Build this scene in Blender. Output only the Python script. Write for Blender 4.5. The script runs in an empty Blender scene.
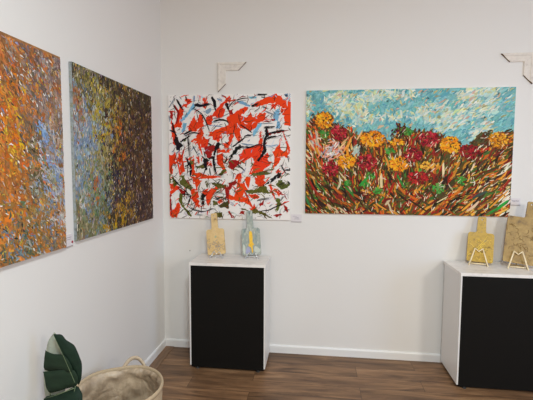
import bpy, bmesh, math, random
from mathutils import Vector, Matrix, geometry, noise

C = bpy.context.scene.collection
PI = math.pi

# ------------------------------------------------------------------ colour
def lin(c):
    return c / 12.92 if c <= 0.04045 else ((c + 0.055) / 1.055) ** 2.4
GAIN = 0.80          # display brightness of a perfectly white surface in this room
def pig(r, g, b):    # pigment colour from a viewed sRGB colour
    return tuple(min(0.92, lin(v / 255) / GAIN) for v in (r, g, b)) + (1.0,)

# ------------------------------------------------------------------ materials
def new_mat(name):
    m = bpy.data.materials.new(name); m.use_nodes = True
    nt = m.node_tree; b = nt.nodes['Principled BSDF']
    return m, nt, b
def plain(name, col, rough=0.5, metal=0.0, bump=0.0, bscale=60, vary=0.0, spec=0.5):
    m, nt, b = new_mat(name)
    b.inputs['Base Color'].default_value = (*col[:3], 1)
    b.inputs['Roughness'].default_value = rough
    b.inputs['Metallic'].default_value = metal
    b.inputs['Specular IOR Level'].default_value = spec
    if bump or vary:
        tc = nt.nodes.new('ShaderNodeTexCoord')
        n = nt.nodes.new('ShaderNodeTexNoise'); n.inputs['Scale'].default_value = bscale; n.inputs['Detail'].default_value = 5
        nt.links.new(tc.outputs['Object'], n.inputs['Vector'])
        if bump:
            bp = nt.nodes.new('ShaderNodeBump'); bp.inputs['Strength'].default_value = bump; bp.inputs['Distance'].default_value = 0.004
            nt.links.new(n.outputs['Fac'], bp.inputs['Height']); nt.links.new(bp.outputs['Normal'], b.inputs['Normal'])
        if vary:
            mx = nt.nodes.new('ShaderNodeMix'); mx.data_type = 'RGBA'
            mx.inputs['A'].default_value = (*[c * (1 - vary) for c in col[:3]], 1)
            mx.inputs['B'].default_value = (*[min(1, c * (1 + vary)) for c in col[:3]], 1)
            nt.links.new(n.outputs['Fac'], mx.inputs['Factor']); nt.links.new(mx.outputs['Result'], b.inputs['Base Color'])
    return m
def ramp_mat(name, stops, scale=8, detail=6, rough=0.6, bump=0.3, stretch=(1, 1, 1), distort=0.0, bdist=0.003):
    """noise driven colour ramp: mottled or painterly surface"""
    m, nt, b = new_mat(name)
    tc = nt.nodes.new('ShaderNodeTexCoord'); mp = nt.nodes.new('ShaderNodeMapping')
    mp.inputs['Scale'].default_value = stretch
    n = nt.nodes.new('ShaderNodeTexNoise'); n.inputs['Scale'].default_value = scale; n.inputs['Detail'].default_value = detail
    n.inputs['Distortion'].default_value = distort; n.inputs['Roughness'].default_value = 0.65
    r = nt.nodes.new('ShaderNodeValToRGB')
    els = r.color_ramp.elements
    els[0].position, els[0].color = stops[0][0], stops[0][1]
    els[1].position, els[1].color = stops[-1][0], stops[-1][1]
    for p, c in stops[1:-1]:
        e = els.new(p); e.color = c
    nt.links.new(tc.outputs['Object'], mp.inputs['Vector']); nt.links.new(mp.outputs['Vector'], n.inputs['Vector'])
    nt.links.new(n.outputs['Fac'], r.inputs['Fac']); nt.links.new(r.outputs['Color'], b.inputs['Base Color'])
    b.inputs['Roughness'].default_value = rough
    if bump:
        bp = nt.nodes.new('ShaderNodeBump'); bp.inputs['Strength'].default_value = bump; bp.inputs['Distance'].default_value = bdist
        nt.links.new(n.outputs['Fac'], bp.inputs['Height']); nt.links.new(bp.outputs['Normal'], b.inputs['Normal'])
    return m

WALL = plain('wall_paint', (0.80, 0.79, 0.775), 0.55, bump=0.04, bscale=180, spec=0.3)
CEIL = plain('ceiling_paint', (0.80, 0.79, 0.77), 0.7)
TRIM = plain('trim_gloss_white', (0.84, 0.84, 0.84), 0.35)

def floor_mat():
    m, nt, b = new_mat('wood_planks')
    tc = nt.nodes.new('ShaderNodeTexCoord')
    mp = nt.nodes.new('ShaderNodeMapping'); mp.inputs['Location'].default_value = (0.37, 0.03, 0)
    br = nt.nodes.new('ShaderNodeTexBrick')
    br.offset = 0.37; br.inputs['Scale'].default_value = 1.0
    br.inputs['Brick Width'].default_value = 1.22; br.inputs['Row Height'].default_value = 0.15
    br.inputs['Mortar Size'].default_value = 0.0015; br.inputs['Mortar Smooth'].default_value = 0.3
    br.inputs['Color1'].default_value = (0, 0, 0, 1); br.inputs['Color2'].default_value = (1, 1, 1, 1)
    br.inputs['Mortar'].default_value = (0.5, 0.5, 0.5, 1)
    nt.links.new(tc.outputs['Object'], mp.inputs['Vector']); nt.links.new(mp.outputs['Vector'], br.inputs['Vector'])
    # grain, shifted per plank
    add = nt.nodes.new('ShaderNodeVectorMath'); add.operation = 'MULTIPLY_ADD'
    add.inputs[1].default_value = (3.0, 5.0, 7.0)
    nt.links.new(br.outputs['Color'], add.inputs[0])
    mp2 = nt.nodes.new('ShaderNodeMapping'); mp2.inputs['Scale'].default_value = (1.3, 11.0, 1.0)
    nt.links.new(tc.outputs['Object'], mp2.inputs['Vector']); nt.links.new(mp2.outputs['Vector'], add.inputs[2])
    n = nt.nodes.new('ShaderNodeTexNoise'); n.inputs['Scale'].default_value = 1.6; n.inputs['Detail'].default_value = 9
    n.inputs['Roughness'].default_value = 0.62; n.inputs['Distortion'].default_value = 0.9
    nt.links.new(add.outputs['Vector'], n.inputs['Vector'])
    r = nt.nodes.new('ShaderNodeValToRGB'); e = r.color_ramp.elements
    e[0].position, e[0].color = 0.24, pig(54, 37, 26)
    e[1].position, e[1].color = 0.78, pig(158, 126, 94)
    q = e.new(0.42); q.color = pig(94, 69, 49)
    q = e.new(0.58); q.color = pig(124, 93, 66)
    nt.links.new(n.outputs['Fac'], r.inputs['Fac'])
    # plank to plank variation
    hs = nt.nodes.new('ShaderNodeMapRange'); hs.inputs['To Min'].default_value = 0.82; hs.inputs['To Max'].default_value = 1.12
    nt.links.new(br.outputs['Color'], hs.inputs['Value'])
    mul = nt.nodes.new('ShaderNodeVectorMath'); mul.operation = 'SCALE'
    nt.links.new(r.outputs['Color'], mul.inputs[0]); nt.links.new(hs.outputs['Result'], mul.inputs['Scale'])
    mx = nt.nodes.new('ShaderNodeMix'); mx.data_type = 'RGBA'
    nt.links.new(br.outputs['Fac'], mx.inputs['Factor']); nt.links.new(mul.outputs['Vector'], mx.inputs['A'])
    mx.inputs['B'].default_value = pig(40, 28, 20)
    nt.links.new(mx.outputs['Result'], b.inputs['Base Color'])
    b.inputs['Roughness'].default_value = 0.42; b.inputs['Specular IOR Level'].default_value = 0.35
    bp = nt.nodes.new('ShaderNodeBump'); bp.inputs['Strength'].default_value = 0.15; bp.inputs['Distance'].default_value = 0.002
    nt.links.new(n.outputs['Fac'], bp.inputs['Height']); nt.links.new(bp.outputs['Normal'], b.inputs['Normal'])
    return m
FLOOR = floor_mat()

def paint_mat():
    m, nt, b = new_mat('acrylic_paint')
    at = nt.nodes.new('ShaderNodeAttribute'); at.attribute_name = 'pigment'
    nt.links.new(at.outputs['Color'], b.inputs['Base Color'])
    tc = nt.nodes.new('ShaderNodeTexCoord')
    n = nt.nodes.new('ShaderNodeTexNoise'); n.inputs['Scale'].default_value = 70; n.inputs['Detail'].default_value = 4
    nt.links.new(tc.outputs['Object'], n.inputs['Vector'])
    bp = nt.nodes.new('ShaderNodeBump'); bp.inputs['Strength'].default_value = 0.35; bp.inputs['Distance'].default_value = 0.003
    nt.links.new(n.outputs['Fac'], bp.inputs['Height']); nt.links.new(bp.outputs['Normal'], b.inputs['Normal'])
    b.inputs['Roughness'].default_value = 0.6; b.inputs['Specular IOR Level'].default_value = 0.12
    return m
PAINT = paint_mat()
CANVAS = plain('primed_canvas', pig(222, 219, 217), 0.8, bump=0.1, bscale=400)
GREYMARK = plain('grey_print', pig(150, 148, 155), 0.7)
INK = plain('dark_print', pig(150, 146, 158), 0.7)

# ------------------------------------------------------------------ objects
def obj(name, bm, mat, parent=None, smooth=False, loc=None):
    me = bpy.data.meshes.new(name)
    bmesh.ops.recalc_face_normals(bm, faces=bm.faces) if smooth is not None else None
    bm.to_mesh(me); bm.free()
    for mm in (mat if isinstance(mat, (list, tuple)) else [mat]):
        me.materials.append(mm)
    o = bpy.data.objects.new(name, me); C.objects.link(o)
    if smooth:
        for p in me.polygons: p.use_smooth = True
    if parent: o.parent = parent
    if loc: o.location = loc
    return o
def thing(name, label, cat, loc=(0, 0, 0), rz=0.0, group=None):
    o = bpy.data.objects.new(name, None); C.objects.link(o)
    o.empty_display_size = 0.05
    o.location = loc; o.rotation_euler = (0, 0, rz); o['label'] = label; o['category'] = cat
    if group: o['group'] = group
    return o
def tag(o, label, cat, group=None):
    o['label'] = label; o['category'] = cat
    if group: o['group'] = group
    return o
def struct(name, bm, mat):
    o = obj(name, bm, mat); o['kind'] = 'structure'; return o
def add_box(bm, x0, x1, y0, y1, z0, z1, bevel=0.0, mi=0, M=None):
    r = bmesh.ops.create_cube(bm, size=1)
    vs = r['verts']
    for v in vs:
        v.co = Vector(((x0 + x1) / 2 + v.co.x * (x1 - x0), (y0 + y1) / 2 + v.co.y * (y1 - y0), (z0 + z1) / 2 + v.co.z * (z1 - z0)))
    fs = set(f for v in vs for f in v.link_faces)
    for f in fs: f.material_index = mi
    if bevel:
        es = set(e for v in vs for e in v.link_edges)
        rb = bmesh.ops.bevel(bm, geom=list(es), offset=bevel, segments=2, affect='EDGES', profile=0.6)
        vs = list(set(v for f in rb['faces'] for v in f.verts) | set(v for v in vs if v.is_valid))
        for f in rb['faces']: f.material_index = mi
    if M is not None:
        for v in set(vs): v.co = M @ v.co
    return vs
def box(*a, **k):
    bm = bmesh.new(); add_box(bm, *a, **k); return bm
def tube(bm, pts, rad, n=8, squash=1.0, caps=True):
    """round bar through points; rad number or list"""
    pts = [Vector(p) for p in pts]; rings = []
    for i, p in enumerate(pts):
        t = (pts[min(i + 1, len(pts) - 1)] - pts[max(i - 1, 0)]).normalized()
        a = t.cross(Vector((0, 0, 1)))
        if a.length < 1e-3: a = t.cross(Vector((0, 1, 0)))
        a.normalize(); b = t.cross(a).normalized()
        r = rad[i] if isinstance(rad, (list, tuple)) else rad
        rings.append([bm.verts.new(p + (a * math.cos(2 * PI * k / n) + b * squash * math.sin(2 * PI * k / n)) * r) for k in range(n)])
    for A, B in zip(rings, rings[1:]):
        for k in range(n): bm.faces.new((A[k], A[(k + 1) % n], B[(k + 1) % n], B[k]))
    if caps:
        bm.faces.new(rings[0][::-1]); bm.faces.new(rings[-1])
def prism(bm, poly, y0, y1, M=None, bevel=0.0):
    """extrude an (x, z) outline from y0 to y1"""
    f = [bm.verts.new((x, y0, z)) for x, z in poly]; g = [bm.verts.new((x, y1, z)) for x, z in poly]
    n = len(poly)
    faces = [bm.faces.new(f), bm.faces.new(g[::-1])]
    for i in range(n): faces.append(bm.faces.new((f[i], g[i], g[(i + 1) % n], f[(i + 1) % n])))
    if bevel:
        bmesh.ops.bevel(bm, geom=list(faces[0].edges) , offset=bevel, segments=2, affect='EDGES')
    if M is not None:
        for v in bm.verts: v.co = M @ v.co
    return bm
def smooth_closed(pts, k=4):
    out = []; n = len(pts)
    for i in range(n):
        p0, p1, p2, p3 = (Vector(pts[(i + d) % n]) for d in (-1, 0, 1, 2))
        for j in range(k):
            t = j / k
            out.append(0.5 * ((2 * p1) + (p2 - p0) * t + (2 * p0 - 5 * p1 + 4 * p2 - p3) * t * t + (3 * p1 - p0 - 3 * p2 + p3) * t ** 3))
    return out

# ------------------------------------------------------------------ the room
struct('floor', box(-0.15, 5.2, -6.0, 0.15, -0.1, 0.0), FLOOR)
struct('wall_left', box(-0.15, 0.0, -6.0, 0.0, 0.0, 3.1), WALL)
struct('wall_back', box(-0.15, 5.2, 0.0, 0.15, 0.0, 3.1), WALL)
struct('ceiling', box(-0.15, 5.2, -6.0, 0.15, 3.1, 3.2), CEIL)
def base_profile(bm, a, b, inward):
    a, b, n = Vector(a), Vector(b), Vector(inward)
    prof = [(0, 0), (0.013, 0), (0.013, 0.056), (0.009, 0.064), (0, 0.066)]
    A = [bm.verts.new(a + n * d + Vector((0, 0, h))) for d, h in prof]
    B = [bm.verts.new(b + n * d + Vector((0, 0, h))) for d, h in prof]
    for i in range(len(prof)):
        j = (i + 1) % len(prof); bm.faces.new((A[i], A[j], B[j], B[i]))
    bm.faces.new(A[::-1]); bm.faces.new(B); return bm
struct('baseboard_left', base_profile(bmesh.new(), (0, -6, 0), (0, 0, 0), (1, 0, 0)), TRIM)
struct('baseboard_back', base_profile(bmesh.new(), (0.013, 0, 0), (5.2, 0, 0), (0, -1, 0)), TRIM)
QUAD = ramp_mat('floor_edge_wood', [(0.3, pig(84, 62, 44)), (0.7, pig(128, 98, 72))], 9, 6, 0.5, 0.1, (8, 1, 8))
struct('trim_1', box(0.013, 0.085, -6, -0.014, 0.0, 0.004), QUAD)

# ------------------------------------------------------------------ paint strokes
class Strokes:
    """paint laid on a canvas: every dab a little ribbon or blob, all one paint surface; coordinates are metres on the canvas (x right, z up)"""
    def __init__(s, w, h): s.v = []; s.f = []; s.c = []; s.n = 0; s.w = w; s.h = h
    def _lay(s): s.n += 1; return s.n
    def _put(s, pts, faces, col):
        k = len(s.v); l = s._lay()
        for x, z in pts:
            s.v.append((min(max(x, 0.0005), s.w - 0.0005), l, min(max(z, 0.0005), s.h - 0.0005))); s.c.append(col)
        for f in faces: s.f.append([k + i for i in f])
    def blob(s, pts, col, k=3):
        P = [(p.x, p.y) for p in smooth_closed([Vector((a, b)) for a, b in pts], k)] if k > 1 else pts
        tri = geometry.tessellate_polygon([[Vector((a, b, 0)) for a, b in P]])
        s._put(P, [t for t in tri], col)
    def jag(s, pts, col, rng, j):
        n = len(pts); P = []
        for i in range(n):
            a, b = Vector(pts[i]), Vector(pts[(i + 1) % n]); e = b - a; m = max(2, int(e.length / .012))
            q = Vector((-e.y, e.x)).normalized() if e.length > 1e-6 else Vector((0, 0))
            for k in range(m): P.append(tuple(a + e * (k / m) + q * rng.gauss(0, j)))
        s.blob(P, col, 1)
    def ribbon(s, pts, wid, col, taper=True, k=4, rag=None):
        P = [Vector(p) for p in pts]
        if len(P) > 2 or k > 1:
            Q = []; n = len(P)
            for i in range(n - 1):
                p0, p1, p2, p3 = P[max(i - 1, 0)], P[i], P[i + 1], P[min(i + 2, n - 1)]
                for j in range(k):
                    t = j / k
                    Q.append(0.5 * ((2 * p1) + (p2 - p0) * t + (2 * p0 - 5 * p1 + 4 * p2 - p3) * t * t + (3 * p1 - p0 - 3 * p2 + p3) * t ** 3))
            Q.append(P[-1]); P = Q
        n = len(P); L = []; R = []
        for i, p in enumerate(P):
            t = P[min(i + 1, n - 1)] - P[max(i - 1, 0)]
            t = t.normalized() if t.length > 1e-9 else Vector((1, 0))
            u = i / (n - 1)
            ww = wid * 0.5 * ((0.12 + 0.88 * math.sin(PI * min(1, 0.12 + 0.86 * u)) ** 0.6) if taper else 1)
            q = Vector((-t.y, t.x)) * ww
            j1, j2 = (rag.uniform(.55, 1.35), rag.uniform(.55, 1.35)) if rag else (1, 1)
            L.append(tuple(p + q * j1)); R.append(tuple(p - q * j2))
        s._put(L + R, [(i, i + 1, n + i + 1, n + i) for i in range(n - 1)], col)
    def dab(s, x, z, ang, ln, wid, col, bend=0.0):
        c, d = math.cos(ang), math.sin(ang)
        q = (-d * bend * ln, c * bend * ln); h = ln / 2
        a = (x - c * h, z - d * h); m = (x + q[0], z + q[1]); b = (x + c * h, z + d * h)
        wx, wz = -d * wid / 2, c * wid / 2
        s._put([(a[0] + wx * .5, a[1] + wz * .5), (m[0] + wx, m[1] + wz), (b[0] + wx * .35, b[1] + wz * .35),
                (b[0] - wx * .35, b[1] - wz * .35), (m[0] - wx, m[1] - wz), (a[0] - wx * .5, a[1] - wz * .5)], [(0, 1, 4, 5), (1, 2, 3, 4)], col)
    def build(s, parent, depth):
        me = bpy.data.meshes.new('paint_layer')
        st = 0.0022 / max(1, s.n)
        me.from_pydata([(x, -depth - 0.0004 - l * st, z) for x, l, z in s.v], [], s.f)
        at = me.color_attributes.new('pigment', 'FLOAT_COLOR', 'POINT')
        flat = [q for c in s.c for q in c]
        at.data.foreach_set('color', flat)
        me.materials.append(PAINT); me.update()
        o = bpy.data.objects.new('paint_layer', me); C.objects.link(o); o.parent = parent
        o['kind'] = 'stuff'
        return o
def painting(label, loc, rz, w, h, d, strokes, edge):
    t = thing('painting', label, 'painting', loc, rz)
    bm = bmesh.new(); add_box(bm, 0, w, -d, -0.0006, 0, h, 0.0015)
    obj('canvas', bm, edge, t)
    strokes.build(t, d)
    return t
def shade(c, rng, amt=0.12):
    k = 1 + rng.uniform(-amt, amt)
    return tuple(max(0, min(255, v * k + rng.uniform(-6, 6))) for v in c)

# ================================================================== red abstract
RW, RH = 1.0190, 1.0240
def quad_uv(px, py, q):
    (x0, y0), (x1, y1), (x2, y2), (x3, y3) = q       # tl tr bl br
    u = v = 0.5
    for _ in range(6):
        xl = x0 + (x2 - x0) * v; xr = x1 + (x3 - x1) * v; u = (px - xl) / (xr - xl)
        yt = y0 + (y1 - y0) * u; yb = y2 + (y3 - y2) * u; v = (py - yt) / (yb - yt)
    return u, v
RQ = ((168.1, 95.1), (290.9, 92.8), (170.4, 218.7), (289.6, 219.8))
TILES = dict(A=(168, 92), B=(230, 92), C=(168, 134), D=(230, 134), E=(168, 177), F=(230, 177))
PAL = dict(R=(224, 60, 22), r=(150, 28, 24), K=(26, 22, 26), B=(112, 168, 200), O=(84, 84, 36), G=(128, 134, 142), g=(120, 145, 175), o=(70, 60, 35), W=(218, 215, 216))
RED_PAINT = """
A R 150 60 205 62 200 85 165 125 130 115 165 100
A R 305 60 335 50 345 85 330 130 305 125 320 95
A R 533 40 533 75 470 130 500 150 480 205 430 215 400 205 390 265 340 270 345 210 400 180 440 130
A R 100 130 135 150 120 240 120 295 85 290 60 295 75 240 85 190
A R 185 290 230 210 240 205 250 260 275 190 300 185 305 260 315 285 255 310 245 330 190 320
A R 280 310 305 308 310 350 300 378 250 378
A R 380 340 533 280 533 355 480 345 440 378 370 370
A r 20 165 45 160 40 235 22 215
A R 30 240 60 300 70 378 40 378 35 300
A K16 75 60 110 115 130 150
A r20 55 110 90 180 75 270
A K26 232 108 300 112 362 98
A K9 225 140 280 170 320 220 365 330
A K10 155 35 168 75
A K24 385 40 405 80 420 160
A K14 400 250 440 235 500 240 533 265
A K15 140 360 210 325
A K9 150 375 210 345 280 352
A K26 510 90 533 150
A K16 20 325 60 345
A K14 40 260 55 330 80 378
A K10 45 105 70 150
A G9 440 225 533 180
A B 220 95 235 130 180 190 120 255 115 235 175 170
A B 135 265 165 265 155 310 125 345
A g 320 165 370 135 378 155 350 185
A g9 360 280 420 288 470 290
A g14 430 55 470 70
A G14 395 225 470 212
A G10 10 130 35 90 60 50
A G9 100 40 120 60
A g10 232 30 232 85
A G8 10 200 20 260
A G10 470 30 500 45
B R 200 110 260 85 340 45 400 25 435 45 450 70 520 85 522 270 460 265 460 205 430 150 440 125 395 90 330 100 250 125
B R 360 105 385 100 385 135 360 130
B R 50 190 100 150 150 130 170 145 110 200 100 220 160 210 180 160 195 210 230 225 250 180 300 185 290 230 240 260 225 290 180 320 150 310 100 300 100 378 70 378 40 300 0 250 0 210
B R 0 35 18 50 15 75 0 80
B r 0 150 30 150 30 185 0 190
B r 305 250 370 225 385 225 340 250
B R 0 240 30 260 40 378 15 378 0 330
B r 325 345 430 325 480 325 400 350 340 365
B R 270 330 275 378 262 378
B K9 0 125 30 85 80 62 130 50 160 55
B K16 190 115 220 108 250 95
B K14 243 18 325 20
B K10 275 40 310 45
B K28 330 378 322 340 320 300
B K13 300 295 350 295 390 290
B K11 345 350 410 335 470 322
B K6 100 275 150 310 200 345
B G10 140 255 170 262 270 266 370 262
B G 130 245 165 240 165 270 140 270
B K6 300 225 340 190
B K12 130 375 160 365 190 368
B K5 290 120 340 140
B B 165 38 235 40 225 55 180 50
B B 75 75 130 85 180 110 175 122 85 92
B B 385 170 420 140 430 165 410 240 375 235
B B 410 245 432 255 425 300 400 305
B B 240 275 280 270 240 330 215 375 205 360
B G10 300 155 350 180 390 185
B g 470 15 500 10 495 40 475 35
B K9 478 22 490 30
B G 500 150 522 155 520 190 500 180
B o8 505 305 520 320
B g10 505 55 515 80
C R 40 0 60 0 65 60 80 90 50 85
C R 10 175 35 185 65 165 75 240 100 165 120 185 130 140 150 100 130 200 145 310 105 340 110 260 90 230 70 260 45 250 45 335 25 340 10 260
C R 190 85 225 45 280 10 300 0 300 40 285 90 290 140 275 130 265 60 235 55
C R 300 0 330 40 360 40 350 90 330 110 290 110
C r 320 110 400 90 440 120 380 150 390 190 345 200 330 150
C R 335 120 370 115 385 150 380 190 345 190
C R 430 180 480 165 485 230 500 300 480 295 435 250
C R 430 130 533 130 533 150 440 155
C R 190 205 225 200 235 300 240 340 215 350 205 280
C O 195 230 225 230 225 255 200 265
C R 245 340 300 330 340 360 430 365 400 378 250 378
C R 255 190 275 200 270 240
C R 340 240 380 225 385 265 340 265
C R 400 0 470 20 440 55 400 40
C R 490 80 533 60 533 110 500 120
C K 60 10 85 30 100 75 130 90 105 135 80 130 70 100 60 60
C K15 110 65 140 45 180 20 190 0
C K10 175 20 185 100 192 190
C K8 220 100 260 170
C K 420 85 440 65 460 85 440 125 410 120
C K19 425 115 405 180 410 280 430 345
C K13 355 80 375 85 375 100
C K 315 200 360 200 400 180 400 200 340 235 345 300 330 310 318 250
C K20 185 240 205 290 200 360
C K11 165 200 180 260 150 275
C K5 470 170 533 215
C K9 500 60 533 85
C K6 320 150 330 200
C K6 180 240 172 340
C K9 430 350 480 345
C K9 515 200 505 240
C B9 75 95 125 95
C O 300 265 330 265 340 290 260 285
C O9 240 275 300 280
C O 490 300 510 310 480 345 440 350
C O7 400 285 460 282 533 275
C O 10 340 30 350 20 378 5 378
C O 100 360 150 355 140 378
C K8 365 290 375 350
C O10 140 60 160 40
D R 100 180 150 130 220 100 285 95 290 120 260 190 280 190 320 155 330 180 325 220 360 235 325 265 295 285 290 310 240 320 180 330 200 300 220 220 200 190 150 225 140 250 110 235
D R 375 150 430 85 435 130 500 155 490 190 450 180 410 190 440 210 395 265 375 285 390 200
D R 465 0 490 50 515 130 515 150 495 150 490 90
D R 265 30 280 30 280 80 255 80
D R 0 20 30 10 20 60 0 80
D R 65 10 95 5 100 60 80 65
D r 0 230 60 215 95 240 60 270 40 300 0 280
D R 20 240 80 225 95 245 60 265
D R 70 345 105 330 110 378 60 378
D R 230 340 295 335 300 378 240 378
D R 420 290 430 320 400 330
D K 5 215 15 180 60 110 95 85 105 105 60 160
D K13 30 105 90 60 140 20
D K8 130 15 160 8 195 0
D K10 100 100 180 105 240 85 300 90
D K26 245 225 270 190 300 140 300 70 320 0
D K8 330 20 410 15
D K13 310 45 350 20 400 10
D K 360 378 420 325 450 325 445 355 400 378
D K11 470 300 515 300 510 285
D K7 440 255 480 330
D K6 495 190 505 235
D g11 110 75 160 85 210 85
D g9 310 90 360 95 410 80
D O 190 345 240 322 300 312 360 330 300 345 200 352
D O9 300 310 350 300 380 300
D O7 0 280 60 275 120 285
D K5 60 240 130 300
E O 45 0 65 20 90 60 60 90 50 60
E O 110 45 140 0 160 30 215 85 200 115 170 100 130 70
E O 110 150 140 155 130 210 135 240 200 310 215 350 190 330 130 260 100 210
E O 380 45 500 60 500 90 440 90
E o 520 60 533 90 533 150
E O 400 200 430 215 440 240 400 240
E o 440 250 490 215 533 200 533 270 500 265
E O 410 310 470 310 480 350 430 345
E O 10 10 30 20 15 60
E R 20 130 60 90 60 70 110 90 60 130 20 165
E R 20 60 50 60 60 90 35 110
E R 20 290 40 300 70 260 90 215 105 250 115 265 95 310 95 350 40 348 20 330
E r 20 150 35 165 25 260 35 290 20 295
E R 205 100 245 110 255 70 265 130 270 180 275 240 280 260 260 250 230 210 215 180 210 130
E R 235 50 260 30 300 30 260 80
E R 310 120 350 105 340 150 310 160
E R 340 130 385 105 420 85 470 80 500 100 440 100 400 125 385 170 380 220 360 240 345 200
E r 500 90 533 85 533 200 510 180
E R 215 0 270 0 280 30 230 40
E r 100 100 160 120 150 160 110 130
E R 440 215 465 190 475 205 450 225
E K10 60 20 100 65 130 90
E K6 100 85 160 120 200 180
E K9 175 250 220 280 310 300 390 275
E K13 205 155 190 210 175 250
E K 300 140 325 155 315 230 300 245
E K9 310 180 350 140
E K7 400 150 440 130 480 120
E K8 410 160 440 190
E K8 430 185 475 175
E O13 335 30 360 60
E K7 130 150 200 155
E G5 240 325 310 330
E O14 330 40 350 90
E r10 170 20 200 70
F R 65 0 95 0 100 60 130 50 140 0 180 0 175 40 150 110 130 115 120 160 160 165 185 240 130 205 50 190 10 180 0 130 50 160 65 120 75 60
F R 225 0 290 0 305 40 290 75 250 70 225 40
F r 0 50 60 20 60 40 10 100 0 105
F R 170 150 230 145 260 170 230 185 190 175
F R 340 60 360 60 375 120 380 160 355 120
F R 370 90 400 100 420 125 445 150 420 150
F R 180 270 215 240 235 275 200 285
F r 100 290 135 295 130 320 95 315
F r 460 240 490 255 495 290 470 275
F r 10 290 40 350 20 350 0 300
F r 415 105 465 150 430 140
F r 250 270 265 235 290 205 300 190 290 240
F r 380 325 440 310 450 320 400 335
F K 290 75 330 30 380 0 405 0 350 40
F K9 240 200 280 190 340 180
F K8 270 290 340 280 400 250 480 215
F K7 460 160 440 200
F K11 495 30 520 60
F O 150 120 200 105 250 95 270 75 310 75 330 120 370 130 320 135 240 130 180 140
F O 400 60 420 25 450 20 470 60 510 50 490 85 440 95
F O 390 175 430 185 440 225 410 285 395 270 410 230
F O 100 270 150 275 190 295 215 270 250 285 300 310 360 350 320 340 250 310 200 310 150 290
F G7 30 230 55 250
F G9 80 230 100 245
F G9 340 250 365 230
F K6 420 60 460 40
"""
def red_strokes():
    rng = random.Random(4); S = Strokes(RW, RH)
    def cv(t, X, Y):
        ox, oy = TILES[t]; u, v = quad_uv(ox + X * 62 / 533, oy + Y * 62 / 533, RQ)
        return u * RW, (1 - v) * RH
    # faint grey and white knife work under the colour
    for _ in range(150):
        S.dab(rng.uniform(0, RW), rng.uniform(0, RH), rng.uniform(0, PI), rng.uniform(.03, .1), rng.uniform(.006, .02),
              pig(*shade(rng.choice([(214, 211, 213), (204, 202, 207), (192, 192, 198), (220, 217, 218)]), rng, .03)), rng.uniform(-.2, .2))
    lines = [l.split() for l in RED_PAINT.strip().splitlines()]
    def many(n, cols, z0, z1, l0, l1, w0, w1, am, asd):
        for _ in range(n):
            S.dab(rng.uniform(.01, RW - .01), rng.uniform(z0, z1) * RH, rng.gauss(am, asd), rng.uniform(l0, l1), rng.uniform(w0, w1), pig(*shade(rng.choice(cols), rng, .1)), rng.uniform(-.25, .25))
    def lay(kinds):
        for l in lines:
            if l[1][0] not in kinds: continue
            c = PAL[l[1][0]]; w = l[1][1:]; n = [float(a) for a in l[2:]]
            P = [cv(l[0], n[i], n[i + 1]) for i in range(0, len(n), 2)]
            col = pig(*shade(c, rng, .07))
            cx = sum(p[0] for p in P) / len(P); cz = sum(p[1] for p in P) / len(P)
            if w:
                S.ribbon(P, float(w) * .11632 * .00835 * 1.08, col, rag=rng)
                dx, dz = P[-1][0] - P[0][0], P[-1][1] - P[0][1]; L = math.hypot(dx, dz) + 1e-6
                for _ in range(2):                     # dry bristle marks beside the stroke
                    o = rng.gauss(0, .006); k = rng.uniform(-.015, .02)
                    S.ribbon([(x - dz / L * o + dx / L * k, z + dx / L * o + dz / L * k) for x, z in P], rng.uniform(.0015, .004), pig(*shade(c, rng, .2)))
                continue
            k = 1.10 if l[1][0] in 'RO' else 1.06
            P = [(cx + (a - cx) * k, cz + (b - cz) * k) for a, b in P]
            S.jag(P, col, rng, .0035)
            if l[1][0] in 'RrK':      # knife drags that leave the patch
                for _ in range(3):
                    q = rng.choice(P); e = rng.uniform(1.0, 1.4)
                    a = (cx + (q[0] - cx) * rng.uniform(-.2, .3), cz + (q[1] - cz) * rng.uniform(-.2, .3)); b_ = (cx + (q[0] - cx) * e, cz + (q[1] - cz) * e)
                    md = ((a[0] + b_[0]) / 2 + rng.uniform(-.006, .006), (a[1] + b_[1]) / 2 + rng.uniform(-.006, .006))
                    S.ribbon([a, md, b_], rng.uniform(.005, .014), pig(*shade(c, rng, .1)))
            if l[1][0] in 'RO':       # darker and lighter knife drags inside the patch
                for _ in range(7):
                    q = rng.choice(P); k = rng.uniform(.1, .8)
                    S.dab(cx + (q[0] - cx) * k, cz + (q[1] - cz) * k, rng.gauss(.9, .7), rng.uniform(.02, .05), rng.uniform(.003, .008),
                          pig(*shade(rng.choice([(196, 42, 22), (236, 84, 40), (160, 34, 24), (210, 52, 24)] if l[1][0] == 'R' else [c, (60, 62, 26), (112, 110, 50)]), rng, .06)), .1)
    lay('gGB'); lay('R')
    many(60, [PAL['R'], (206, 50, 24)], 0, 1, .03, .08, .005, .014, .9, .7)
    many(34, [PAL['W'], (206, 204, 208)], 0, 1, .03, .07, .005, .012, .8, .8)
    lay('BO'); lay('or')
    many(45, [PAL['r'], (120, 30, 26)], 0, 1, .02, .06, .003, .010, .9, .8)
    many(80, [PAL['O'], PAL['o'], (110, 108, 60)], 0, .5, .03, .08, .004, .011, .1, .9)
    many(30, [PAL['g'], PAL['B'], PAL['G']], .5, 1, .02, .06, .004, .009, .6, .7)
    lay('K')
    many(240, [PAL['K'], PAL['K'], PAL['o'], (70, 34, 30)], 0, 1, .025, .09, .002, .007, .7, .8)
    many(160, [PAL['K'], PAL['G'], PAL['r'], PAL['o']], 0, 1, .006, .018, .003, .007, .7, .9)
    many(50, [PAL['W']], 0, 1, .02, .045, .003, .007, .8, .8)
    return S

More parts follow.
